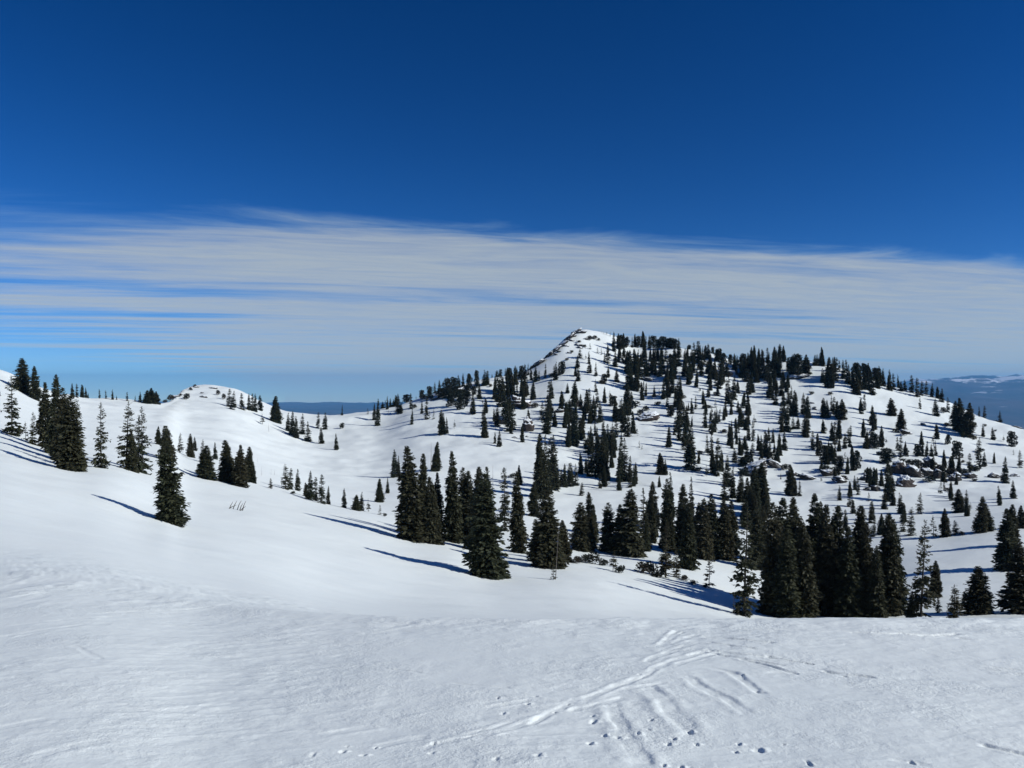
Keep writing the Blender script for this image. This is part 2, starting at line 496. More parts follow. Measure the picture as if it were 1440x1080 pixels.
m_fir = leaf_material('fir_needles', (.016, .024, .016, 1), (.052, .064, .034, 1), (.050, .044, .025, 1))
m_spruce = leaf_material('spruce_needles', (.017, .024, .015, 1), (.060, .066, .032, 1), (.058, .048, .026, 1))
m_pine = leaf_material('pine_needles', (.010, .015, .011, 1), (.028, .035, .022, 1), (.030, .028, .018, 1))
m_scrub = leaf_material('scrub_twigs', (.025, .024, .018, 1), (.060, .052, .038, 1), (.055, .045, .032, 1))


def bark_material(name, a, c):
    m, n, b = material(name)
    tcn = n.node('ShaderNodeTexCoord')
    k = n.noise(tcn.outputs['Object'], 14.0, 4.0, .6)
    n.put(b.inputs['Base Color'], n.mix(n.ramp(k, .3, .7), a, c))
    b.inputs['Roughness'].default_value = .9
    return m


m_bark = bark_material('bark', (.035, .028, .022, 1), (.085, .068, .052, 1))
m_grey = bark_material('weathered_wood', (.09, .08, .07, 1), (.20, .175, .15, 1))


def rock_material(name, a, c, e):
    m, n, b = material(name)
    geo = n.node('ShaderNodeNewGeometry')
    P = geo.outputs['Position']
    k1, k2 = n.noise(P, .55, 6.0, .65), n.noise(P, 2.4, 5.0, .6)
    cc = n.mix(n.ramp(k1, .38, .62), a, c)
    cc = n.mix(n.ramp(k2, .45, .75), cc, e)
    # snow that lies on the ledges
    nz = n.sep(geo.outputs['Normal'])[2]
    lay = n.ramp(n.m('ADD', nz, n.m('MULTIPLY', n.m('SUBTRACT', k1, .5), .9)), .50, .62)
    cc = n.mix(lay, cc, (.84, .885, .905, 1))
    n.put(b.inputs['Base Color'], cc)
    b.inputs['Roughness'].default_value = .85
    bump(n, b, k2, .8, .3)
    return m


m_rock = rock_material('grey_rock', (.024, .021, .020, 1), (.052, .045, .041, 1), (.018, .016, .015, 1))
m_rockb = rock_material('brown_rock', (.034, .025, .021, 1), (.066, .049, .041, 1), (.022, .017, .015, 1))


# ------------------------------------------------------------------ objects
def mesh_np(name, verts, faces, mat, smooth=False):
    """mesh from an array of points and an array (or list of arrays) of same-length faces"""
    me = bpy.data.meshes.new(name)
    fl = faces if isinstance(faces, list) else [faces]
    fl = [np.asarray(f, np.int32) for f in fl if len(f)]
    me.vertices.add(len(verts))
    me.vertices.foreach_set('co', np.asarray(verts, np.float32).ravel())
    tot = sum(f.size for f in fl)
    me.loops.add(tot)
    me.loops.foreach_set('vertex_index', np.concatenate([f.ravel() for f in fl]))
    cnt = np.concatenate([np.full(len(f), f.shape[1], np.int32) for f in fl])
    me.polygons.add(len(cnt))
    me.polygons.foreach_set('loop_start', np.concatenate([[0], np.cumsum(cnt)[:-1]]).astype(np.int32))
    me.update(calc_edges=True)
    me.validate()
    if smooth:
        me.polygons.foreach_set('use_smooth', np.ones(len(cnt), bool))
    me.materials.append(mat)
    return me


def link(name, data, parent=None):
    o = bpy.data.objects.new(name, data)
    C.objects.link(o)
    o.parent = parent
    return o


# ---- the snow: one sheet from under the camera to far behind the ridges
ux = np.concatenate([np.linspace(-900, -60, 36, endpoint=False), np.linspace(-60, 1500, 700), np.linspace(1500, 2500, 36)[1:]])
NB, ND, NVIS, NBACK = 620, 24, 430, 30
nrow = NB + ND + NVIS + NBACK + 4
GX, GY, GZ = (np.zeros((len(ux), nrow)) for _ in range(3))
columns = [Column(x) for x in ux]
for i, c in enumerate(columns):
    yb = 1 / np.concatenate([np.linspace(1 / 2.6, 1 / 4.0, 24, endpoint=False), np.linspace(1 / 4.0, 1 / c.ye, NB - 24, endpoint=False)])     # even steps down the picture
    yd = np.linspace(c.ye, c.yd, ND, endpoint=False)
    yv = np.exp(np.linspace(np.log(c.yd), np.log(c.yr), NVIS, endpoint=False))
    yk = np.exp(np.linspace(np.log(c.yr), np.log(2600), NBACK))
    Y = np.concatenate([[-14, -6, -1.5, 1.2], yb, yd, yv, yk])
    GY[i] = Y
    GX[i] = c.u * np.maximum(Y, 2.6)
    GZ[i] = np.where(Y < 2.6, -EYE - c.a * Y, c.z(np.maximum(Y, 2.6)))
GZ += undulate(GX, GY)
k = NB + ND + 160
GZ[:, 4:k] += stamp(GX[:, 4:k], GY[:, 4:k])
nc, nr = GX.shape
idx = np.arange(nc * nr).reshape(nc, nr)
quads = np.stack([idx[:-1, :-1], idx[1:, :-1], idx[1:, 1:], idx[:-1, 1:]], -1).reshape(-1, 4)
ground = link('snow_ground', mesh_np('snow_ground', np.stack([GX, GY, GZ], -1).reshape(-1, 3), quads, m_snow, True))
ground['kind'] = 'structure'
ground['label'] = 'snow covered slopes from the ski tracks to the ridges'

_cc = {}


def col_at(x):
    x = round(float(x), 1)
    if x not in _cc:
        _cc[x] = Column(x)
    return _cc[x]


def ground_z(x, Y):
    c = col_at(x)
    Y = np.asarray(Y, float)
    return c.z(Y) + undulate(c.u * Y, Y)


def hit(x, y, ymin=12.0):
    """where the sight line through a photo pixel meets the snow; the ridge if it passes over"""
    c = col_at(x)
    Y = np.exp(np.linspace(np.log(ymin), np.log(c.yr * 1.02), 1600))
    s = ground_z(x, Y) / Y
    t = (CY - y) / F
    w = np.nonzero(s >= t)[0]
    j = w[0] if len(w) else int(np.argmax(s))
    return c.u * Y[j], float(Y[j]), float(s[j] * Y[j])


# ---- far valley and hills, with the fall of the earth's curve
fx = np.linspace(-1.5, 1.5, 420)
fy = np.exp(np.linspace(np.log(2200), np.log(38000), 300))
U_, Y_ = np.meshgrid(fx, fy, indexing='ij')
X_ = U_ * Y_
kx, ky = X_ / 1000, Y_ / 1000
ridge = 1 - np.abs(fbm(kx / 5.5, ky / 5.5, 5, .52, 61)) * 2.2
rel = np.clip(ridge, -.2, 1)
east = sm(.15, .6, U_)                                          # the range stands beyond the valley on one side
zone = sm(14000, 30000, Y_) * (1 - sm(52000, 85000, Y_) * .5)
Z_ = -820 - Y_ ** 2 / (2 * 6.4e6 * 1.15)
Z_ = Z_ + sm(4000, 9000, Y_) * 90 * fbm(kx / 2.2, ky / 2.2, 4, .5, 71)
Z_ = Z_ + zone * (east * (930 + 260 * rel) + (1 - east) * (-60 + 110 * rel)) + zone * (70 + 80 * east) * fbm(kx / 2.0, ky / 2.0, 5, .55, 73)
Z_ = np.where(Y_ < 3500, np.minimum(Z_, -800), Z_)
m_far, n, b = material('far_land')
geo = n.node('ShaderNodeNewGeometry')
P = geo.outputs['Position']
sp = n.node('ShaderNodeVectorMath', operation='MULTIPLY')
n.put(sp.inputs[0], P)
sp.inputs[1].default_value = (.001, .001, .001)
K = sp.outputs[0]
alt = n.sep(P)[2]
wood = n.ramp(n.noise(K, .55, 7.0, .62), .42, .58)
c1 = n.mix(wood, (.050, .036, .034, 1), (.010, .014, .016, 1))
snowy = n.m('ADD', n.ramp(alt, -800.0, 400.0, -.13, .13, False), n.noise(K, .8, 8.0, .68))
c1 = n.mix(n.ramp(snowy, .57, .63), c1, (.8, .82, .85, 1))
n.put(b.inputs['Base Color'], c1)
b.inputs['Roughness'].default_value = .9
a_, b_ = U_.shape
idx = np.arange(a_ * b_).reshape(a_, b_)
quads = np.stack([idx[:-1, :-1], idx[1:, :-1], idx[1:, 1:], idx[:-1, 1:]], -1).reshape(-1, 4)
hills = link('distant_hills', mesh_np('distant_hills', np.stack([X_, Y_, Z_], -1).reshape(-1, 3), quads, m_far, True))
hills['kind'] = 'structure'
hills['label'] = 'hazy blue valley and hills with patches of snow far away'
FAR_LO, FAR_HI = float(Z_.min()), float(Z_.max())

# ------------------------------------------------------------------ trees
R = random.Random(11)


def kites(pts, dirs, ups, ln, wd):
    """leaf-shaped faces: arrays of base points, directions, side directions, lengths and widths"""
    p, d, s = np.asarray(pts), np.asarray(dirs), np.asarray(ups)
    ln, wd = np.asarray(ln)[:, None], np.asarray(wd)[:, None]
    v = np.stack([p, p + d * ln * .45 + s * wd * .5, p + d * ln, p + d * ln * .45 - s * wd * .5], 1)
    return v.reshape(-1, 3)


def norm(a):
    return a / np.maximum(np.linalg.norm(a, axis=-1, keepdims=True), 1e-9)


def tube(points, radii, sides=6):
    pts = np.array(points, float)
    vs, fs = [], []
    for i, (p, r) in enumerate(zip(pts, radii)):
        d = norm((pts[min(i + 1, len(pts) - 1)] - pts[max(i - 1, 0)])[None])[0]
        a = np.cross(d, [0, 1, 0] if abs(d[1]) < .9 else [1, 0, 0])
        a /= np.linalg.norm(a)
        b_ = np.cross(d, a)
        for k in range(sides):
            t = 2 * math.pi * k / sides
            vs.append(p + r * (math.cos(t) * a + math.sin(t) * b_))
    for i in range(len(pts) - 1):
        for k in range(sides):
            j = (k + 1) % sides
            fs.append((i * sides + k, i * sides + j, (i + 1) * sides + j, (i + 1) * sides + k))
    return vs, fs


def join_tubes(lst):
    V, Fa = [], []
    for v, f in lst:
        o = len(V)
        V += v
        Fa += [tuple(i + o for i in q_) for q_ in f]
    return np.array(V), np.array(Fa)


def conifer(seed, n_br, ratio, low=.03, gap=0.0, droop=.35, shape=.8, blades=12, leaf=.055, lop=0.0, double=False):
    """crown of unit height and radius `ratio`: branches in rough whorls, each with twigs of needles"""
    r = np.random.default_rng(seed)
    P_, D_, S_, L_, Wd = [], [], [], [], []
    tops = [(0, 0, 1.0, 1.0)] + ([(.045, .02, .93, .8)] if double else [])
    for tx, ty, th, sh in tops:
        whorl = np.sort(r.uniform(low, .985, max(10, int(n_br / 2.5))))
        for i in range(n_br):
            t = whorl[r.integers(len(whorl))] + r.normal(0, .012)
            t = min(max(t, low), .985)
            az = r.uniform(0, 2 * math.pi)
            prof = (1 - t) ** shape * (1.0 - .25 * math.exp(-((t - low) / .05)))
            lumpy = 1 + .13 * math.sin(t * 17 + seed + az) + .09 * math.sin(t * 37 + seed * 2.1 - 2 * az)
            L = sh * ratio * (prof * lumpy + .010) * r.uniform(.62, 1.18)
            L *= 1 + lop * math.cos(az - 1.0)
            if gap and r.uniform() < gap * (.4 + .6 * math.sin(t * 31 + seed) ** 2):
                continue
            rise = .55 * t - droop * (1 - t) + r.normal(0, .12)
            out = np.array([math.cos(az), math.sin(az), 0])
            k = np.linspace(.12, 1, blades)
            droopc = -droop * .6 * (k ** 2) + .25 * droop * k ** 4
            base = np.array([tx, ty, t * th])[None] + out * (k * L)[:, None]
            base[:, 2] += L * (rise * k + droopc)
            side = np.array([-out[1], out[0], 0])
            sgn = np.where(np.arange(blades) % 2 == 0, 1, -1) * r.uniform(.5, 1.2, blades)
            d = out[None] * r.uniform(.5, 1.0, blades)[:, None] + side[None] * sgn[:, None] * (1.15 - .5 * k)[:, None]
            d[:, 2] += r.normal(-.22, .25, blades)
            d = norm(d)
            s = norm(np.cross(d, r.normal(0, 1, (blades, 3)) * .55 + np.array([0, 0, 1.0])))
            ll = (leaf * (.16 + 1.1 * (1 - t) ** .7) + L * .28 * (1.1 - k * .6)) * r.uniform(.6, 1.25, blades)
            P_.append(base); D_.append(d); S_.append(s); L_.append(ll); Wd.append(ll * r.uniform(.34, .60, blades))
    # leader
    kk = 14
    t = r.uniform(.93, 1.0, kk)
    d = norm(np.stack([r.normal(0, .6, kk), r.normal(0, .6, kk), r.uniform(.5, 1.4, kk)], 1))
    P_.append(np.stack([np.zeros(kk), np.zeros(kk), t - .02], 1)); D_.append(d)
    S_.append(norm(np.cross(d, r.normal(0, 1, (kk, 3))))); L_.append(np.full(kk, .028)); Wd.append(np.full(kk, .010))
    v = kites(np.concatenate(P_), np.concatenate(D_), np.concatenate(S_), np.concatenate(L_), np.concatenate(Wd))
    return v, np.arange(len(v)).reshape(-1, 4)


def trunk_mesh(name, r0, top, mat, bend=0.0, seed=0, stubs=0):
    rr = np.random.default_rng(seed)
    pts = [(bend * math.sin(t * 2.4) + rr.normal(0, .002), bend * .5 * math.sin(t * 3.1), -.04 + t * (top + .04)) for t in np.linspace(0, 1, 9)]
    parts = [tube(pts, [r0 * (1 - t) ** .8 + .0012 for t in np.linspace(0, 1, 9)], 7)]
    for i in range(stubs):
        t = rr.uniform(.12, .95)
        a, L = rr.uniform(0, 6.28), rr.uniform(.02, .09) * (1.1 - t)
        p0 = np.array([bend * math.sin(t * 2.4), bend * .5 * math.sin(t * 3.1), t * top])
        p1 = p0 + np.array([math.cos(a) * L, math.sin(a) * L, -L * .25])
        parts.append(tube([p0, p1], [.0035, .001], 4))
    V, Fa = join_tubes(parts)
    return mesh_np(name, V, Fa, mat, True)


def round_crown(seed, lobes, width, low=.12, leaf=.085, per=150):
    """pine crown of unit height: tufts of needles at the ends of limbs, gathered in uneven lobes"""
    r = np.random.default_rng(seed)
    P_, D_, S_, L_, Wd = [], [], [], [], []
    limbs = []
    for i in range(lobes):
        t = low + (1 - low) * (i + r.uniform(.1, .9)) / lobes
        wd = width * math.sqrt(max(.06, 1 - ((t - .48) / .62) ** 2))
        az = i * 2.4 + r.normal(0, .5)
        off = wd * r.uniform(.25, .72)
        c = np.array([math.cos(az) * off, math.sin(az) * off, min(t, .93)])
        rad = np.array([1, 1, .78]) * width * r.uniform(.34, .56)
        limbs.append(tube([(0, 0, max(c[2] - .25, .04)), c * [.55, .55, 1] - [0, 0, .06], c], [.014, .009, .004], 5))
        m_ = per
        d0 = norm(r.normal(0, 1, (m_, 3)))
        p = c + d0 * rad * (r.uniform(.25, 1.0, m_) ** .5)[:, None]
        p[:, 2] = np.clip(p[:, 2], .02, None)
        d = norm(d0 + r.normal(0, .55, (m_, 3)) + [0, 0, .35])
        P_.append(p); D_.append(d); S_.append(norm(np.cross(d, r.normal(0, 1, (m_, 3)))))
        ll = leaf * r.uniform(.6, 1.3, m_)
        L_.append(ll); Wd.append(ll * r.uniform(.35, .6, m_))
    v = kites(np.concatenate(P_), np.concatenate(D_), np.concatenate(S_), np.concatenate(L_), np.concatenate(Wd))
    return v, np.arange(len(v)).reshape(-1, 4), limbs


PROTO = {}


def proto(kind, crown, trunk):
    PROTO.setdefault(kind, []).append((crown, trunk))


for s in range(4):      # broad dense spruce
    v, f = conifer(100 + s, 620, .165 + .01 * s, .012, 0, .40, (.68, .56, .48, .60)[s], 12, .042, .12, s == 1)
    proto('A', mesh_np('spruce_crown', v, f, m_spruce), trunk_mesh('spruce_trunk', .016, .97, m_bark, .004, s))
for s in range(5):      # slim fir
    v, f = conifer(200 + s, 420, .105 + .008 * s, .008, 0, .38, (.60, .50, .72, .45, .56)[s], 10, .036, .1, s == 3)
    proto('B', mesh_np('fir_crown', v, f, m_fir), trunk_mesh('fir_trunk', .013, .97, m_bark, .004, 20 + s))
for s in range(4):      # ragged fir, thin in places
    v, f = conifer(250 + s, 300, .11, .03, .38, .34, (.40, .55, .7, .34)[s], 11, .034, .3, s == 1)
    proto('B', mesh_np('ragged_fir_crown', v, f, m_fir), trunk_mesh('ragged_fir_trunk', .014, .97, m_bark, .008, 28 + s, 8))
for s in range(4):      # open-limbed spruce with gaps between its branches
    v, f = conifer(300 + s, 250, .15, .03, .42, .30, .50, 14, .026, .25)
    proto('C', mesh_np('open_spruce_crown', v, f, m_spruce), trunk_mesh('open_spruce_trunk', .015, .97, m_bark, .006, 40 + s, 14))
for s in range(4):      # round-headed pine
    v, f, lm = round_crown(400 + s, 11 + s, .34 + .03 * (s % 2), .06, .085, 190)
    V, Fa = join_tubes([tube([(0, 0, -.04), (.01, 0, .3), (0, .01, .8)], [.028, .02, .006], 6)] + lm)
    proto('D', mesh_np('pine_crown', v, f, m_pine), mesh_np('pine_trunk', V, Fa, m_bark, True))
for s in range(2):      # young fir
    v, f = conifer(500 + s, 60, .19, .03, .1, .25, .85, 9, .06)
    proto('Y', mesh_np('young_fir_crown', v, f, m_spruce), trunk_mesh('young_fir_trunk', .012, .97, m_bark, .003, 60 + s))
for s in range(3):      # dead tree
    proto('G', None, trunk_mesh('dead_trunk', .016, 1.0, m_grey, .012, 80 + s, 16))
for s in range(3):      # low shrub
    v, f, lm = round_crown(600 + s, 8, .62, .25, .20, 70)
    V, Fa = join_tubes(lm)
    proto('S', mesh_np('shrub_crown', v, f, m_scrub if s == 1 else m_pine), mesh_np('shrub_stem', V, Fa, m_bark, True))

RATIO = {'A': .38, 'B': .275, 'C': .32, 'D': .75, 'Y': .40, 'G': .10, 'S': 1.3}
NAME = {'A': 'spruce_tree', 'B': 'fir_tree', 'C': 'open_spruce_tree', 'D': 'pine_tree', 'Y': 'young_fir', 'G': 'dead_tree', 'S': 'shrub'}
CAT = {'A': 'spruce', 'B': 'fir', 'C': 'spruce', 'D': 'pine', 'Y': 'young fir', 'G': 'dead tree', 'S': 'shrub'}
# half-width of each crown mesh, so that a width in the photo can be asked for
for kd, lst in PROTO.items():
    for i, (cr, tr) in enumerate(lst):
        me = cr or tr
        co = np.empty(len(me.vertices) * 3)
        me.vertices.foreach_get('co', co)
        co = co.reshape(-1, 3)
        rad = np.percentile(np.hypot(co[:, 0], co[:, 1]), 98)
        top = co[:, 2].max()
        lst[i] = (cr, tr, rad, top)

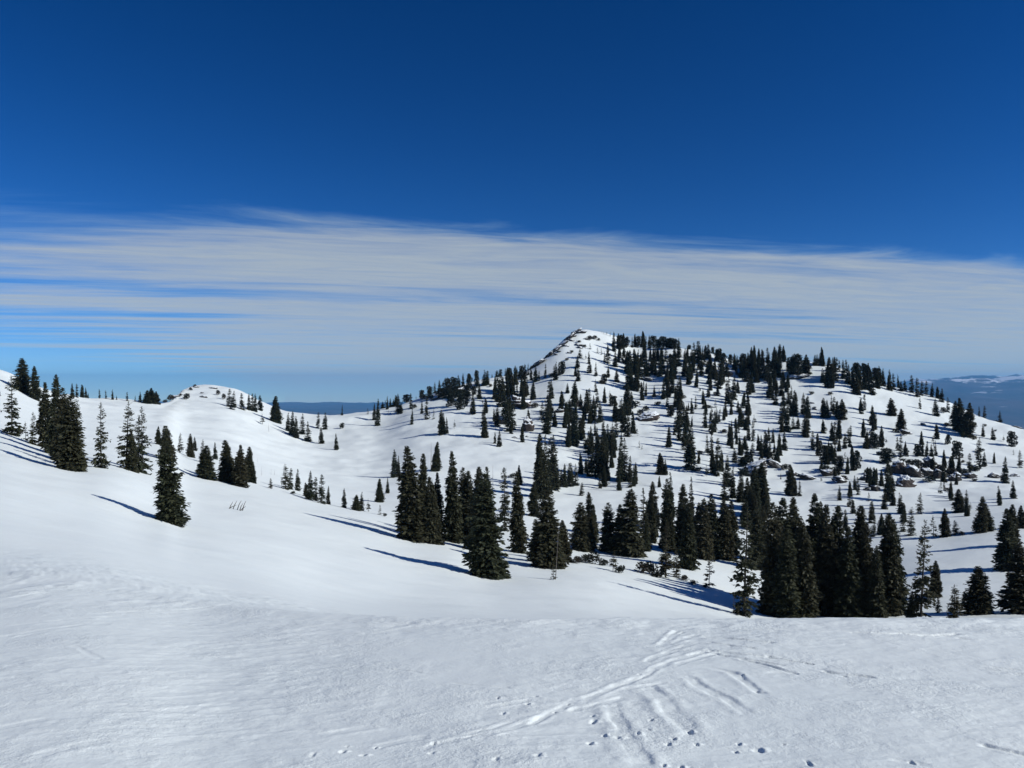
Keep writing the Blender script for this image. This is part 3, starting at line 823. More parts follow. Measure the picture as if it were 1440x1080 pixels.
TREES = '''
# left edge and the dark clump
A -6 556 30; C 17 612 86 25; A 31 551 49 25; A 49 562 49 16; A 64 630 95 24; A 76 640 117 26; A 90 650 108 30; A 98 661 108 42; C 108 658 98 26
C 46 625 47 14; Y 36 621 29; S 28 612 9
# firs on the skyline behind them
B 102 559 21; B 108 559 20; B 115 559 19; B 121 559 15; B 124 560 8; B 140 560 13; B 149 561 12; B 159 562 15; B 164 562 6; B 179 564 13
B 190 565 9; B 197 566 15; A 207 567 19 12; A 213 567 22 14; A 220 568 18 11; S 240 554 9; S 232 551 5; S 268 549 5; S 274 544 4; S 262 562 10 10; S 254 557 4; S 307 556 8 7
# open spruces on the near slope
C 142 658 95 22; C 177 660 99 26; A 187 663 60 16; C 195 663 82 18; C 200 665 96 22; A 240 735 117 43; A 222 625 26 9; A 232 647 50 18; A 238 648 51 18
C 253 637 29 9; A 268 643 34 11; B 274 634 20 7; C 283 650 33 9; A 292 674 49 26; B 303 646 25 7; A 320 679 62 26; A 336 684 60 22; A 348 677 50 18; A 356 679 24 10
G 368 669 14; G 362 650 6; S 205 548 2
# firs on the shoulder of the small knob
B 321 572 26 9; B 329 573 24 9; B 326 576 17 9; S 315 562 9 7; B 340 576 24 9; B 350 577 24 7; B 354 578 25 7; B 359 579 26 7; B 366 577 22 9; Y 369 597 16 7
A 388 594 38 17; G 378 607 12; B 405 606 26 9; B 411 612 35 11; B 417 616 32 9; B 425 611 30 11; B 433 621 29 12; B 447 602 23 7; B 457 604 24 8; B 452 624 24 8; B 473 633 24 7; B 481 584 15 4; S 481 603 9 8
# small firs along the crest of the near slope
C 402 688 37 14; B 408 688 30 9; B 418 690 31 8; Y 421 690 20; C 381 687 15 7; G 381 667 9; G 386 668 9; B 435 703 42 12; B 429 698 20 7; B 443 704 34 11; B 452 708 42 13; B 461 709 26 7
B 484 714 28 8; A 501 718 23 13; B 508 718 27 9; Y 518 720 20 7; Y 534 724 15 6; S 541 726 5; A 534 706 34 13; B 545 694 23 6; S 412 695 5
B 555 671 40 12; B 561 670 30 8; A 613 662 42 14; G 606 660 39 3
# the front clump in the middle
A 578 760 136 44; A 590 756 122 26; A 606 764 96 28; A 614 758 96 22; A 636 762 131 28; A 650 758 104 26; A 661 762 103 30; A 672 775 122 34; A 685 811 150 58; A 684 771 118 22; G 693 693 41 2
B 710 747 92 20; A 730 777 117 26; A 750 726 50 18; A 762 700 93 24; B 770 694 76 18; B 778 688 70 20; A 770 798 112 50; G 781 815 84 4; Y 778 815 26 10; A 792 790 60 22
B 793 685 30 10; B 801 684 30 10; B 809 683 28 10; B 817 697 17 8; A 755 790 62 24
A 818 774 70 32; A 830 770 40 20; A 855 776 71 28; A 884 782 97 46; A 872 778 70 26; B 904 774 90 22; D 918 760 62 22; A 939 772 102 26; B 944 726 64 14; C 936 812 80 24; B 974 752 84 14
A 968 800 96 28; A 990 786 88 30; A 1004 784 92 28; A 1017 786 86 28; A 1030 780 78 26; A 978 778 74 24; Y 997 827 42 21; C 951 812 43 14; Y 862 803 30 14; G 1032 862 30 5
C 1046 866 166 36; Y 1038 866 16; A 1062 800 90 28; A 1072 790 80 24
S 905 806 16 26; S 916 808 20 18; S 830 792 16 34; S 812 792 10 20; S 848 795 10 18; S 872 806 12 16; S 925 812 10 20; S 962 816 8 16; S 975 822 6 14
# the big dark clump
A 1086 884 182 40 @99; A 1098 886 190 52 @101; A 1112 884 180 40 @104; A 1122 884 188 44 @108; A 1143 886 197 44 @106; A 1154 884 184 40 @110; A 1164 886 182 40 @103; A 1177 884 178 42 @105; A 1190 886 150 40 @100; A 1204 884 177 46 @106; A 1218 884 150 38 @101
A 1246 872 154 42 @102; A 1259 874 148 34 @106; A 1232 876 112 30 @99; C 1294 872 146 34; A 1313 840 53 18; C 1319 862 24 10; C 1342 872 52 22; A 1376 876 82 42 @99; A 1438 880 118 52 @98; A 1281 872 40 16; A 1132 880 150 40 @97; A 1107 880 140 40 @96
A 1415 801 88 32; A 1424 768 60 22; A 1437 743 33 14; A 1379 749 53 20; A 1388 747 40 18; A 1329 755 41 15; Y 1313 755 31 13; C 1343 752 21 12; S 1353 753 6; A 1349 721 34 18; B 1338 704 14 8; B 1358 719 31 11; Y 1364 718 13
C 1294 723 31 11; C 1281 753 42 14; B 1328 690 13; S 1322 694 5; B 1406 707 24 7; B 1425 701 26 9; B 1413 679 34 11; C 1434 658 26 8; Y 1425 640 8; B 1377 656 34 11; B 1384 656 19 7; B 1364 666 26 9
D 1346 646 28 17; D 1333 625 15 9; D 1291 642 18 12; B 1297 642 22 5; B 1303 643 20 6; B 1310 642 16 6; B 1316 641 20 6; B 1266 642 27 9; D 1246 652 23 20; D 1274 642 13 8
# east shoulder
A 1254 584 25 14; A 1266 605 31 14; B 1231 598 17 7; D 1225 598 14 9; B 1294 575 14 5; B 1316 585 22 10; B 1333 580 19 6; S 1327 581 9 9; B 1317 617 19 8; A 1350 607 48 19; A 1343 600 37 14; A 1361 614 49 19
B 1377 586 13; B 1384 588 16; B 1406 593 15 7; B 1382 614 16 6; B 1397 619 16 7; Y 1411 621 10; D 1424 628 23 14; S 1385 600 4; S 1400 607 3
B 1282 552 22 8; B 1290 558 24 8; B 1302 555 18 7; B 1310 558 17 6; B 1318 560 15 6; B 1324 565 17 8; B 1296 556 18 7; B 1273 549 14 6; B 1267 550 13 7; B 1252 549 27 8; B 1243 543 23 8; B 1257 548 21 6; D 1233 535 20 12
D 1205 531 22 18; D 1214 531 21 12; A 1204 555 26 12; B 1226 555 27 11; D 1221 536 23 12; D 1229 536 20 11; B 1237 542 25 8; B 1216 548 22 9; B 1193 540 25 9; B 1186 532 24 8; B 1180 523 15 6; B 1175 536 30 9
A 1165 534 32 13; B 1170 546 24 11; B 1156 538 18 9; B 1163 545 24 10; B 1153 514 15 7; B 1146 514 14 7; B 1149 514 14 6; B 1158 515 12 7; B 1199 538 20 8
D 1123 530 34 25; D 1113 528 27 15; A 1134 525 27 14; B 1108 521 16 7; B 1103 509 14 6; B 1097 510 14 6; B 1093 526 31 9; B 1081 521 29 10; B 1087 531 34 11; B 1073 518 22 8; B 1062 508 17 8; B 1056 508 16 7; D 1047 516 20 12; B 1068 531 27 10
D 1041 518 18 9; B 1043 531 22 9; B 1053 555 27 9; B 1082 559 29 10; D 1049 537 19 12; D 1078 536 22 14; B 1096 531 26 10; B 1060 526 22 9; B 1100 556 24 9; B 1091 570 19 8; B 1102 571 19 8; B 1109 568 24 9; B 1117 585 33 10; B 1098 596 26 10; B 1106 607 30 12; B 1090 545 22 9; B 1107 592 22 8
B 1116 604 16 8; B 1122 603 16 7; B 1131 613 29 11; B 1137 588 29 9; A 1159 587 28 11; B 1164 588 23 8; B 1173 582 22 9; A 1184 589 28 14; B 1178 586 20 8; B 1211 582 21 7; Y 1216 561 10; S 1141 555 5 8; S 1168 556 5 8; S 1145 575 3 6
Y 1162 608 11; B 1174 625 29 9; B 1196 614 14 6; B 1054 583 15 6; B 1045 574 15 8; Y 1061 598 16 6; B 1049 605 18 8; B 1059 621 26 7; B 1043 595 13 6; B 1076 642 33 9; B 1087 623 19 7; B 1096 640 28 9; B 1082 642 20 8; B 1070 640 18 8
B 1143 632 24 8; D 1153 634 15 8; D 1162 652 27 20; B 1168 649 24 8; B 1188 631 20 7; B 1195 629 14 6; D 1205 661 30 13; D 1180 661 22 14; B 1191 667 22 7; D 1230 630 22 20; S 1220 628 9 14; S 1238 628 7 12; B 1207 696 23 7; B 1229 690 30 9
B 1180 704 22 7; B 1194 713 20 7; A 1112 697 45 16; B 1098 674 8; B 1124 698 22 6; B 1066 716 46 12; B 1061 745 58 14; B 1073 726 40 11; B 1043 706 38 12; Y 1222 705 13; B 1226 730 26 9; B 1200 722 20 8
B 1249 705 56 13; B 1265 722 30 11; B 1242 716 28 10; B 1256 711 26 9; B 1229 683 22 8; B 1225 736 31 10; B 1228 755 28 10; B 1253 690 26 12; C 1270 748 30 10; A 1240 752 30 12; B 1208 745 26 9; B 1190 740 24 9
# the long ridge right of the summit
B 863 494 25 7; D 873 491 21 13; D 881 489 16 9; B 889 489 14; D 897 489 18 9; B 903 488 13; B 908 490 16; B 913 490 17; D 920 489 18 13; D 933 490 18 15; D 940 490 15 12; D 949 491 15 14; D 944 490 16 10; B 954 502 24 9; D 926 490 14 9
D 969 490 7 6; B 980 510 27 9; B 984 512 29 8; B 972 509 17 8; B 963 513 21 6; B 996 504 19 8; B 992 504 17 7; D 1002 498 11 6; D 1010 509 20 13; D 1018 511 15 10; D 1027 513 15 9; B 1036 514 13 6; B 990 513 14 7
# upper slope below it
B 865 516 20 8; B 879 512 20 9; B 886 528 32 11; B 882 548 38 12; B 898 518 24 7; B 907 516 23 8; B 902 534 24 10; B 915 508 15 6; B 921 512 22 9; B 931 512 22 9; B 936 509 16 7; B 927 529 27 10; D 943 518 21 11; B 938 536 20 9; B 918 526 20 10; B 950 526 22 9; B 945 553 28 10; B 894 526 20 9; B 910 530 20 9; B 933 526 20 9; B 944 536 22 9
B 962 529 18 9; D 970 531 14 10; B 979 537 22 6; B 995 526 17 9; B 997 540 18 8; D 1014 529 21 13; B 1011 546 21 9; B 1022 529 20 9; B 1042 530 20 10; B 986 528 18 8; B 1004 528 16 8; D 985 520 12 10; B 955 515 16 8; B 975 524 14 8
B 933 561 26 8; B 920 557 14 5; Y 927 556 10 4; B 891 550 17 6; B 896 551 17 6; B 903 563 24 7; B 888 566 14 7; B 957 576 45 11; B 949 573 22 8; B 955 601 35 11; D 943 586 17 12; B 883 583 38 13; B 882 614 44 13; D 868 593 20 14; B 938 572 14 6; S 925 570 6 10; S 908 578 8 12
B 973 582 20 6; B 990 575 18 5; Y 1006 574 12 5; Y 984 552 10 4; Y 988 557 11 4; B 997 558 16 7; B 1024 568 37 11; B 1029 572 20 7; B 1038 553 16 6; B 1046 571 18 7; B 1038 580 15 6; B 1000 610 33 9; Y 1013 583 12 4; B 1018 591 18 5; B 1045 597 15 6; B 1050 601 17 7; B 1035 602 13 5; B 966 606 20 6; S 996 574 5 12; B 1007 596 20 6; B 992 600 18 6; B 1052 580 16 7
B 956 620 36 12; B 973 661 58 19; B 964 626 32 10; B 1000 641 35 9; B 1008 669 49 13; B 1014 661 26 9; Y 994 670 18 7; A 929 667 31 14; B 936 668 21 7; Y 896 614 18 4; Y 899 630 10 4; Y 903 632 7 3; B 871 678 63 11; B 887 686 41 9; B 891 684 27 7; B 861 641 37 9; S 980 663 6 16; B 968 645 40 12
B 1029 631 27 5; B 1034 617 27 5; Y 1040 623 12 4; B 1048 605 17 6; B 1024 684 40 13; B 1019 703 46 14; B 1040 706 40 13; B 1031 701 46 13; B 1050 645 20 9; B 1048 632 18 8; B 1057 640 16 8; B 1033 650 18 9; S 1018 609 6 12
S 1300 662 12 22; S 1322 667 14 22; B 1326 677 22 10; S 1341 670 12 20; S 1308 678 10 18; B 1290 668 18 9; S 1278 655 10 16; S 1356 668 10 16; B 1338 662 18 8; S 1250 668 12 14; B 1312 664 20 8; S 1290 654 9 16; S 1368 662 8 14
S 1050 656 14 24; S 1069 661 14 20; B 1056 650 16 8; D 1044 656 14 14; S 1062 670 12 22; S 1046 670 12 18; S 1160 664 12 20; S 1176 668 12 18; S 1186 676 8 16; S 1222 668 10 16; S 1090 650 8 16; S 1104 660 8 14; S 1084 644 9 16
S 716 570 10 16; S 738 574 8 14; S 752 574 8 14; S 890 574 12 20; S 900 584 8 12
# under the summit
B 685 541 20 8; Y 692 527 6; B 698 528 9; B 705 572 48 12; B 714 561 32 8; B 715 562 16 6; B 710 596 40 14; B 716 607 42 14; B 700 600 24 10; B 711 526 10 4; D 716 525 11 8; B 727 526 9; D 732 534 21 10; B 738 533 19 8; B 703 526 10 5
B 753 537 22 8; B 758 536 13 4; B 767 531 18 5; B 782 534 23 8; B 779 531 15 6; D 791 526 19 10; S 797 507 4 6; S 804 496 4 6; B 810 529 12 6; B 814 536 19 8; B 815 504 11 8; B 812 518 16 7; Y 824 506 9 3; B 829 512 17 5; B 829 524 14 8; Y 830 492 9 4; Y 840 497 9 4; B 838 529 18 6; Y 846 499 10 3
B 854 511 22 10; S 830 478 6 10; S 837 478 6 8; S 842 479 4 5; Y 849 470 4; Y 853 471 5; Y 858 473 6; D 849 540 15 10; B 855 531 15 6; B 867 537 16 8; Y 846 468 3; Y 842 467 3; S 818 487 3 8; S 822 489 4 6; S 814 482 3 8
B 727 559 26 6; B 733 562 26 6; B 737 563 19 5; B 748 561 17 6; Y 740 560 12 4; B 772 566 28 9; B 767 610 44 14; B 762 591 22 9; B 798 553 13 6; A 808 571 36 13; B 808 627 58 12; B 791 568 16 8; B 817 576 20 8; B 829 578 29 10; B 840 573 24 9; B 844 593 28 9; B 838 551 16 6; B 833 591 24 9; D 862 571 16 14; B 874 593 30 13; B 803 590 24 10; B 776 590 24 9; B 822 590 18 8
B 826 637 28 10; B 831 621 20 8; B 840 631 28 9; B 849 626 38 9; A 848 670 58 19; B 837 670 37 13; B 829 670 26 11; B 844 687 20 7; B 851 684 18 7; B 860 639 36 10; G 815 656 30 2; B 702 628 21 8; B 682 615 32 10; G 715 678 8; G 720 676 8; B 850 650 36 14; B 866 615 22 9; Y 740 600 10 4; Y 858 560 12 5; G 790 628 14 2
# west shoulder
B 531 599 39 8; B 526 591 24 6; Y 517 583 9 4; B 538 572 10 6; B 545 576 19 5; Y 542 571 12 5; B 549 568 13 5; B 553 567 11 5; B 561 581 28 9; B 556 572 17 6; B 564 582 16 6; G 547 584 10 2; D 572 565 12 13; Y 566 562 7; B 578 575 22 6; B 579 597 23 5; S 583 574 6 8; Y 585 555 5; D 593 557 11 8; B 599 590 33 8; B 593 582 19 5; Y 604 589 11 4; Y 610 590 14 4
A 621 611 35 11; B 624 611 31 8; B 629 610 24 5; Y 639 603 14 4; B 680 616 54 11; B 683 581 21 7; B 699 598 23 8; D 604 554 13 9; B 612 550 16 6; B 618 549 17 6; D 628 556 26 15; D 639 549 20 12; B 645 548 20 8; B 651 546 21 6; D 660 546 22 10; D 671 546 26 9; B 680 543 23 9; B 686 541 20 7
D 647 576 30 14; D 635 571 25 16; B 665 583 32 9; B 674 561 22 8; D 622 561 17 14; S 597 562 9 14; D 656 571 22 10; D 658 557 16 12; S 606 562 9 12; S 616 558 9 10; Y 692 526 6; Y 697 529 9; D 640 560 18 14; D 632 560 16 12; D 650 562 16 12; D 666 556 14 9; S 690 545 5 6
'''


# each line: kind, x and y of the foot in the photo, height, [width], [@depth where the foot is hidden]
trees = []
rc = random.Random(5)
for line in TREES.strip().splitlines():
    line = line.split('#')[0]
    for tok in line.split(';'):
        w = tok.split()
        if not w:
            continue
        dep = None
        if w[-1].startswith('@'):
            dep = float(w.pop()[1:])
        kd, x, y, hgt = w[0], float(w[1]), float(w[2]), float(w[3])
        wd = float(w[4]) if len(w) > 4 else None
        if kd == 'B' and x > 690 and 480 < y < 700:
            hgt *= 1.12
        trees.append([kd, x, y, hgt, wd, dep])
        if kd == 'B' and 690 < x < 1270 and 505 < y < 700 and hgt > 21 and rc.random() < .8:      # most of the taller firs stand in close pairs
            trees.append([kd, round(x + rc.choice((-1, 1)) * rc.uniform(3.5, 7)), round(y - rc.uniform(2, 8)), hgt * rc.uniform(.6, .95), None, None])
            if x < 1060 and rc.random() < .45:
                trees.append([kd, round(x + rc.uniform(-9, 9)), round(y - rc.uniform(4, 12)), hgt * rc.uniform(.45, .75), None, None])
rf = random.Random(23)
seen = [(t[1], t[2]) for t in trees]
FILL = [  # x0 x1 y0 y1, how many, kind, least and greatest height, width to height
    (690, 880, 540, 690, 54, 'A', 18, 36, .27), (880, 1060, 515, 690, 46, 'A', 16, 34, .27), (830, 1075, 715, 775, 26, 'A', 40, 74, .30),
    (865, 1060, 488, 530, 26, 'A', 14, 24, .30), (1060, 1250, 500, 545, 20, 'A', 16, 26, .32), (1060, 1240, 545, 720, 26, 'A', 16, 30, .28),
    (1150, 1420, 590, 745, 30, 'A', 15, 30, .28), (690, 1240, 530, 700, 34, 'S', 4, 8, 1.7), (1240, 1420, 590, 700, 18, 'S', 4, 8, 1.6), (1150, 1400, 560, 720, 22, 'Y', 9, 16, .4),
]
for (x0, x1, y0, y1, num, kd, h0, h1, wr) in FILL:
    near = [p for p in seen if x0 <= p[0] <= x1 and y0 <= p[1] <= y1]
    for _ in range(num):
        a_x, a_y = near[rf.randrange(len(near))]
        x = round(min(max(a_x + rf.gauss(0, 7), x0), x1))
        y = round(min(max(a_y + rf.gauss(0, 9), y0), y1))
        hg = rf.uniform(h0, h1)
        trees.append([kd, x, y, hg, hg * wr * rf.uniform(.85, 1.2), None])
count = {}
TREE_ROOTS = []
for n_, (kd, x, y, hgt, wd, dep) in enumerate(trees):
    if dep:
        c = col_at(x)
        X, Y = c.u * dep, dep
        Z = float(ground_z(x, np.array([dep]))[0])
    else:
        X, Y, Z = hit(x, y)
    topz = (CY - (y - hgt)) / F * Y
    H = max(topz - Z, .4) if dep else max(hgt * Y / F, .4)
    lst = PROTO[kd]
    rr = random.Random(n_ * 7 + 3)
    cr, tr, rad, top = lst[rr.randrange(len(lst))]
    wd = wd or hgt * RATIO[kd] * rr.uniform(.85, 1.15)
    sw = wd * Y / F / (2 * rad)
    sz = H / top
    nm = 'stunted_fir' if kd == 'B' and hgt < 21 else NAME[kd]
    root = bpy.data.objects.new(nm, None)
    C.objects.link(root)
    root.empty_display_size = .3
    root.location = (X, Y, Z - .02 * H)
    root.rotation_euler = (rr.gauss(0, .028), rr.gauss(0, .028), rr.uniform(0, 6.283))
    root.scale = (sw, sw, sz)
    if cr:
        link('crown', cr, root)
    link('trunk' if kd != 'S' else 'stem', tr, root)
    TREE_ROOTS.append((root, kd, x, y, hgt, wd, dep))

LOOK = {'A': 'broad dark spruce', 'B': 'slim dark fir', 'C': 'open limbed spruce', 'D': 'round headed pine', 'Y': 'small young fir', 'G': 'bare dead tree', 'S': 'low dark shrub'}
ORD = ('first second third fourth fifth sixth seventh eighth ninth tenth eleventh twelfth thirteenth fourteenth fifteenth sixteenth seventeenth eighteenth nineteenth twentieth').split()
ORD += ['twenty-' + o_ for o_ in ORD[:9]]
HAND = {
    (240, 735): 'lone bushy spruce casting a long shadow on the open snow slope',
    (-6, 556): 'spruce cut off by the frame at the far left edge of the snow',
    (17, 612): 'tall open spruce standing left of the dark clump on the near slope',
    (31, 551): 'broad spruce with two tops against the sky, highest at far left',
    (49, 562): 'spruce against the sky between the two topped spruce and the dark clump',
    (98, 661): 'broadest spruce in front of the dark clump at left, its foot lowest',
    (108, 658): 'open spruce with ragged limbs on the right flank of the left clump',
    (142, 658): 'narrow open spruce alone on snow just right of the left clump',
    (177, 660): 'ragged open spruce with wide limbs, left of the close pair of slim ones',
    (578, 760): 'tall broad spruce at the left end of the middle clump',
    (685, 811): 'broad spruce in front of the middle clump, its foot lowest on the snow',
    (730, 777): 'full olive spruce standing free to the right of the middle clump',
    (710, 747): 'slim spired fir between the middle clump and the olive spruce',
    (770, 798): 'broad spruce behind the pale dead trunk, right of the middle clump',
    (781, 815): 'pale dead trunk standing in front of a broad spruce',
    (778, 815): 'little fir growing at the foot of the pale dead trunk',
    (1046, 866): 'tall spruce with a bare lower trunk at the edge of the snow bench',
    (997, 827): 'small bright fir alone on snow left of the bare trunked spruce',
    (1294, 872): 'tall ragged open spruce just right of the big dark clump',
    (1342, 872): 'small thin limbed spruce at the bench edge left of the bushy one',
    (1376, 876): 'bushy spruce at the bench edge near the right side',
    (1438, 880): 'large spruce cut by the right edge of the frame',
    (1415, 801): 'broad spruce on the snow flat above the one at the right edge',
    (936, 812): 'tall thin spruce with gaps, standing before the scrubby bank',
}
ROWS = [('skyline', -1), ('upper slope', 0), ('middle slope', 1), ('lower slope', 2), ('foot of the hill', 3)]
COLN = [(500, 'at the west end'), (600, 'on the west shoulder'), (690, 'left of the brown cliff'), (760, 'below the bare summit'),
        (850, 'beside the summit'), (935, 'beside the big boulder'), (1000, 'under the wooded crest'), (1060, 'above the grey ledge'), (1130, 'right of the snow gully'),
        (1190, 'over the rocky bluff'), (1255, 'on the east shoulder'), (1330, 'at the right end')]
from bisect import bisect_right


def zone(x, y, dep):
    if dep and 1080 <= x <= 1225:
        return 'in the big dark clump at the bench edge'
    if dep or (x > 1225 and y > 830):
        return 'by the bench edge right of the big clump'
    if x < 125 and y > 570:
        return 'in the dark clump at far left'
    if x < 228 and y <= 570:
        return 'on the skyline right of the left clump'
    if x < 312 and y < 570:
        return 'on the small bare knob'
    if x < 495 and y <= 640 and x > 310:
        return 'on the flank of the small knob'
    if x < 230:
        return 'on the near slope right of the left clump'
    if x < 312 and y < 655:
        return 'on snow behind the lone spruce'
    if x < 372:
        return 'in the group right of the lone spruce'
    if x < 550 and y > 650:
        return 'along the crest of the near slope'
    if x < 620 and y > 640 and y < 700:
        return 'on smooth snow above the middle clump'
    if x < 700 and y > 690:
        return 'in the middle clump'
    if x < 830 and y > 690:
        return 'right of the middle clump'
    if x < 1080 and y > 742:
        return 'on the scrubby bank' if (x > 925 or y > 789) else 'along the top of the scrubby bank'
    c = COLN[max(0, bisect_right([a for a, _ in COLN], x) - 1)]
    sky = {500: 566, 600: 552, 690: 528, 760: 500, 850: 492, 935: 504, 1000: 518, 1060: 516, 1130: 526, 1190: 540, 1255: 562, 1330: 600}[c[0]]
    st = [(0, 'on the skyline'), (26, 'under the skyline'), (52, 'high up'), (85, 'halfway up'), (120, 'below halfway')]
    r = next((w_ for d_, w_ in st if y <= sky + d_), 'low down' if y <= 690 else 'at the hill foot')
    return r + ' ' + c[1]


cells = {}
for root, kd, x, y, hgt, wd, dep in TREE_ROOTS:
    root['category'] = CAT[kd]
    hl = HAND.get((int(x), int(y)))
    if hl:
        root['label'] = hl
        root['group'] = 'conifers standing in the snow'
        continue
    z_ = zone(x, y, dep)
    root['group'] = ('shrubs ' if kd == 'S' else 'conifers ') + z_
    cells.setdefault((kd, z_), []).append((x, -y, root))
for (kd, z_), lst in cells.items():
    lst.sort(key=lambda t: (t[0], t[1]))
    k = len(lst)
    for i, (x, y, root) in enumerate(lst):
        if k == 1:
            root['label'] = f'only {LOOK[kd]} {z_}'
        elif i == 0:
            root['label'] = f'leftmost {LOOK[kd]} {z_}'
        elif i == k - 1:
            root['label'] = f'rightmost {LOOK[kd]} {z_}'
        else:
            root['label'] = f'{LOOK[kd]}, {ORD[i]} from the left {z_}'


def outcrop(x, y, wpx, hpx, mat, seed, label, tilt=0.0, deep=.6, sink=.42, name='rock_outcrop', cut=7):
    """a broken mass of rock: a ball cut by joint planes and roughened, half sunk in the snow"""
    X, Y, Z = hit(x, y)
    sx, sz = wpx * 1.12 * Y / F / 2, hpx * (1.0 if mat is m_rockb else .8) * Y / F
    sy = sx * deep
    r = np.random.default_rng(seed)
    nu, nv = 40, 22
    th, ph = np.meshgrid(np.linspace(0, 2 * np.pi, nu, endpoint=False), np.linspace(0.02, np.pi - .02, nv), indexing='ij')
    d = np.stack([np.cos(th) * np.sin(ph), np.sin(th) * np.sin(ph), np.cos(ph)], -1)
    rad = np.full(th.shape, 1.25)
    for _ in range(cut + 8):                       # joint planes
        nrm = norm(r.normal(0, 1, 3)[None])[0]
        off = r.uniform(.62, .98)
        dn = d @ nrm
        rad = np.where(dn > .05, np.minimum(rad, off / np.maximum(dn, .05)), rad)
    rad = rad * (1 + .24 * fbm(d[..., 0] * 3 + seed, d[..., 1] * 3 + d[..., 2] * 4, 4, .65, seed % 50)
                 + .07 * np.sign(np.sin(d[..., 2] * 16 + 2 * noise2(d[..., 0] * 2, d[..., 1] * 2, seed % 40))))
    p = d * rad[..., None] * np.array([sx, sy, sz * .62])
    c_, s_ = math.cos(tilt), math.sin(tilt)
    p = np.stack([p[..., 0] * c_ - p[..., 2] * s_, p[..., 1], p[..., 0] * s_ + p[..., 2] * c_], -1)
    idx = np.arange(nu * nv).reshape(nu, nv)
    nx = np.roll(idx, -1, 0)
    q_ = np.stack([idx[:, :-1], idx[:, 1:], nx[:, 1:], nx[:, :-1]], -1).reshape(-1, 4)
    caps = [np.array([idx[::-1, -1]]), np.array([idx[:, 0]])]
    o = link(name, mesh_np(name, p.reshape(-1, 3), [q_] + caps, mat))
    o.location = (X, Y, Z + sz * (.5 - sink))
    o['label'], o['category'], o['group'] = label, 'rock', 'rocks on the hillside'
    return o


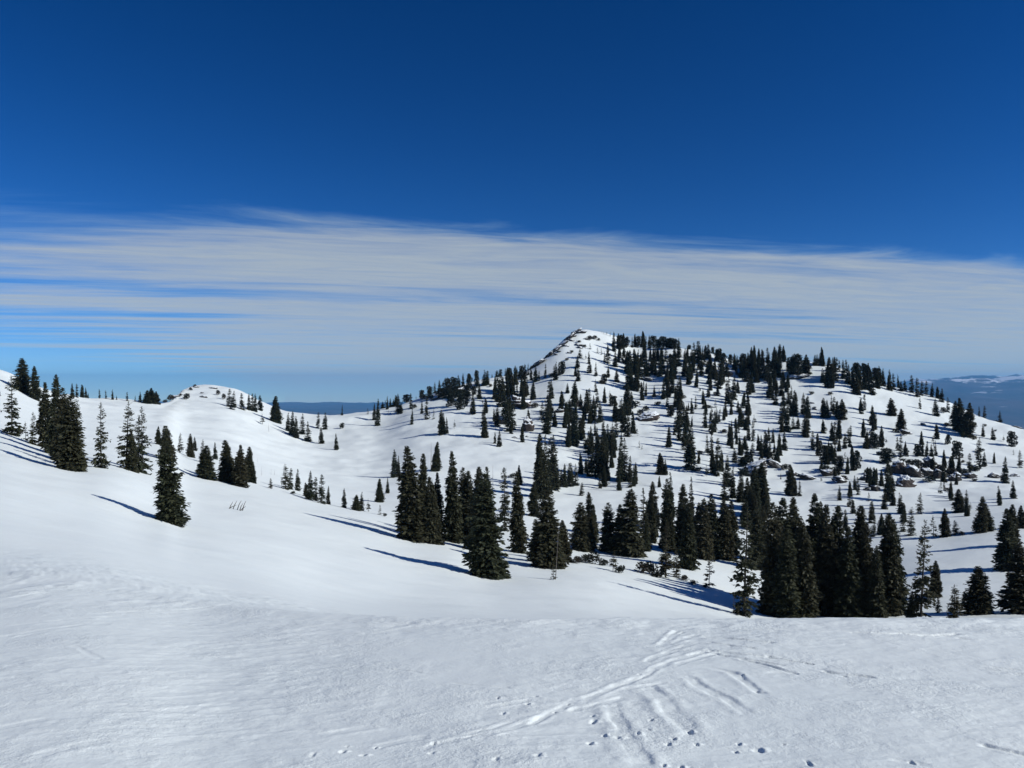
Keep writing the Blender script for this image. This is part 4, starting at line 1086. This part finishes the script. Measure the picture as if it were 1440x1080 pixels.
for i, a in enumerate([
    (728, 572, 34, 24, m_rockb, 'brown cliff breaking out of the snow below the summit', -.1),
    (742, 606, 20, 22, m_rockb, 'lower brown cliff under the first, right of tall firs', -.1),
    (706, 596, 18, 20, m_rock, 'dark rock in the shade of firs beside the brown cliff', 0),
    (724, 616, 8, 5, m_rock, 'small rock on the snow under the brown cliff', 0),
    (741, 615, 4, 3, m_rock, 'tiny rock right of the small rock under the brown cliff', 0),
    (911, 590, 29, 14, m_rockb, 'rounded brown boulder alone above the snow gully', 0),
    (912, 535, 14, 7, m_rock, 'flat dark rock on the upper slope above the boulder', 0),
    (787, 580, 12, 7, m_rockb, 'brown rock between firs right of the brown cliff', 0),
    (812, 572, 12, 9, m_rockb, 'brown rock behind the tall firs below the summit', 0),
    (1060, 668, 40, 28, m_rock, 'dark rocky knob crowned with shrubs at the end of the grey ledge', .1),
    (1092, 656, 28, 9, m_rock, 'upper end of the long grey ledge', -.45),
    (1115, 668, 24, 9, m_rock, 'middle of the long grey ledge', -.4),
    (1140, 673, 30, 8, m_rock, 'pale lower end of the long grey ledge', -.2),
    (1166, 668, 24, 16, m_rock, 'dark rocks under the round pine right of the long ledge', -.4),
    (1182, 677, 26, 12, m_rock, 'dark rocks below the round pine, right part', -.4),
    (1219, 676, 20, 12, m_rock, 'rock between firs left of the rocky bluff', -.3),
    (1232, 690, 14, 10, m_rock, 'rock low down left of the rocky bluff', -.4),
    (1262, 664, 28, 24, m_rockb, 'brown top of the rocky bluff', -.6),
    (1272, 684, 26, 24, m_rockb, 'steep lower face of the rocky bluff', -.6),
    (1288, 670, 26, 18, m_rock, 'slanting slab in the middle of the rocky bluff', -.6),
    (1304, 668, 20, 16, m_rock, 'dark slab right of the middle of the rocky bluff', -.6),
    (1322, 672, 20, 18, m_rock, 'slanting rock near the right end of the rocky bluff', -.6),
    (1344, 676, 18, 16, m_rock, 'slanting rock under the big round pine', -.6),
    (1366, 672, 16, 14, m_rock, 'last slanting rock at the right end of the bluff', -.6),
    (1398, 672, 22, 10, m_rock, 'dark rocks left of the fir low on the far right', -.4),
    (1428, 670, 14, 8, m_rock, 'dark rock right of the fir low on the far right', -.2),
    (1240, 640, 16, 8, m_rock, 'rock above the bluff beside a spreading pine', -.3),
    (1310, 652, 30, 12, m_rock, 'broken rocks along the top of the bluff', -.5),
    (1275, 610, 14, 8, m_rock, 'rock under the pair of spruces on the east shoulder', -.4),
    (1298, 598, 8, 5, m_rock, 'small dark rock on open snow of the east shoulder', 0),
    (1262, 608, 8, 4, m_rock, 'flat rock left of the rock under the pair of spruces', 0),
    (1146, 576, 7, 4, m_rock, 'little rock in the snow gully, lower one', -.3),
    (1143, 567, 6, 3, m_rock, 'little rock in the snow gully, upper one', -.2),
    (808, 469, 18, 6.5, m_rock, 'dark rocks at the very top of the summit', .66),
    (799, 477, 18, 6.5, m_rock, 'rocks on the summit edge just under the top', .66),
    (791, 486, 18, 6.5, m_rock, 'rocks on the summit edge, third from the top', .66),
    (782, 493, 18, 6.5, m_rock, 'rocks on the summit edge, fourth from the top', .66),
    (772, 501, 18, 6.5, m_rock, 'rocks on the summit edge, fifth from the top', .66),
    (760, 511, 18, 6.5, m_rock, 'rocks on the summit edge, second from the bottom', .66),
    (750, 517, 18, 6.5, m_rock, 'rocks at the bottom of the summit edge', .66),
    (818, 468, 14, 5, m_rock, 'flat rocks right of the highest point', -.1),
    (804, 480, 10, 3, m_rock, 'thin ledge on the summit face, upper one', -.3),
    (814, 486, 12, 4, m_rock, 'thin ledge on the summit face, middle one', -.4),
    (816, 490, 9, 3, m_rock, 'thin ledge on the summit face, lower one', -.3),
    (795, 487, 9, 3, m_rock, 'thin ledge close under the summit edge, upper one', -.2),
    (786, 495, 9, 3, m_rock, 'thin ledge close under the summit edge, lower one', -.2),
    (806, 474, 9, 4, m_rock, 'dark rock just under the highest point', .3),
    (824, 478, 8, 3, m_rock, 'thin ledge beside the low shrubs near the top', -.2),
    (801, 497, 8, 3, m_rock, 'small ledge low in the middle of the summit face', -.2),
    (782, 499, 8, 3, m_rock, 'small ledge left on the summit face', -.2),
    (286, 559, 9, 5, m_rock, 'dark rock in the middle of the small bare knob', 0),
    (276, 545, 7, 3, m_rock, 'rock on the skyline of the small bare knob', 0),
    (284, 553, 5, 3, m_rock, 'small rock above the dark rock on the bare knob', 0),
    (300, 546, 12, 3, m_rock, 'flat rocks right along the top of the bare knob', 0),
    (246, 558, 14, 4, m_rock, 'low rocks left on the small bare knob', .1),
    (1123, 531, 30, 8, m_rock, 'rock band under the round pines of the east crest', .2),
    (640, 553, 22, 10, m_rock, 'dark rocks among pines on the west shoulder', .3),
    (612, 562, 14, 7, m_rock, 'rocks left of the pines on the west shoulder', .3),
    (1402, 591, 10, 3, m_rock, 'flat rock on the skyline at the far right end', -.2),
    (1430, 601, 14, 3, m_rock, 'last flat rocks of the skyline at the right edge', -.2),
]):
    x, y, w_, h_, mt, lb, tl = a
    outcrop(x, y, w_, h_, mt, 900 + i, lb, tl)

# dry sticks of a buried shrub on the open slope
X, Y, Z = hit(333, 717)
ds = bpy.data.objects.new('buried_shrub', None)
C.objects.link(ds)
ds.location = (X, Y, Z)
ds['label'], ds['category'] = 'bare dead sticks of a buried shrub on the open slope', 'dead shrub'
k_ = Y / F
for (x0, y0, x1, y1) in [(-11, 0, -6, -11), (-6, 0, -1, -12), (-1, 0, 4, -12), (4, 1, 8, -9), (8, 0, 12, -12), (-12, -2, -2, -6), (6, 0, 13, -5)]:
    dyy = R.uniform(-.5, .5)
    v_, f_ = tube([(x0 * k_, dyy, -y0 * k_ - .1), ((x0 + x1) / 2 * k_ - .05, dyy + .1, -(y0 + y1) / 2 * k_), (x1 * k_, dyy + .2, -y1 * k_)], [.06, .045, .02], 5)
    link('branch', mesh_np('branch', np.array(v_), np.array(f_), m_bark), ds)


# ------------------------------------------------------------------ the air
HZ = 65000.0
lo, hi = FAR_LO - 1, FAR_HI + 20
me = bpy.data.meshes.new('haze')
xs = (-60000, 60000)
ys = (-300, 38500)
vv = [(a, b2, c2) for a in xs for b2 in ys for c2 in (lo, hi)]
me.from_pydata(vv, [], [(0, 1, 3, 2), (4, 6, 7, 5), (0, 4, 5, 1), (2, 3, 7, 6), (0, 2, 6, 4), (1, 5, 7, 3)])
mh = bpy.data.materials.new('haze')
mh.use_nodes = True
t = mh.node_tree
t.nodes.clear()
pv = t.nodes.new('ShaderNodeVolumePrincipled')
pv.inputs['Color'].default_value = (.20, .56, 1.0, 1)
pv.inputs['Density'].default_value = 2.6e-5
ou = t.nodes.new('ShaderNodeOutputMaterial')
t.links.new(pv.outputs[0], ou.inputs['Volume'])
me.materials.append(mh)
hz = link('haze', me)
hz['kind'] = 'stuff'
hz['label'] = 'thin blue haze over the far valley'
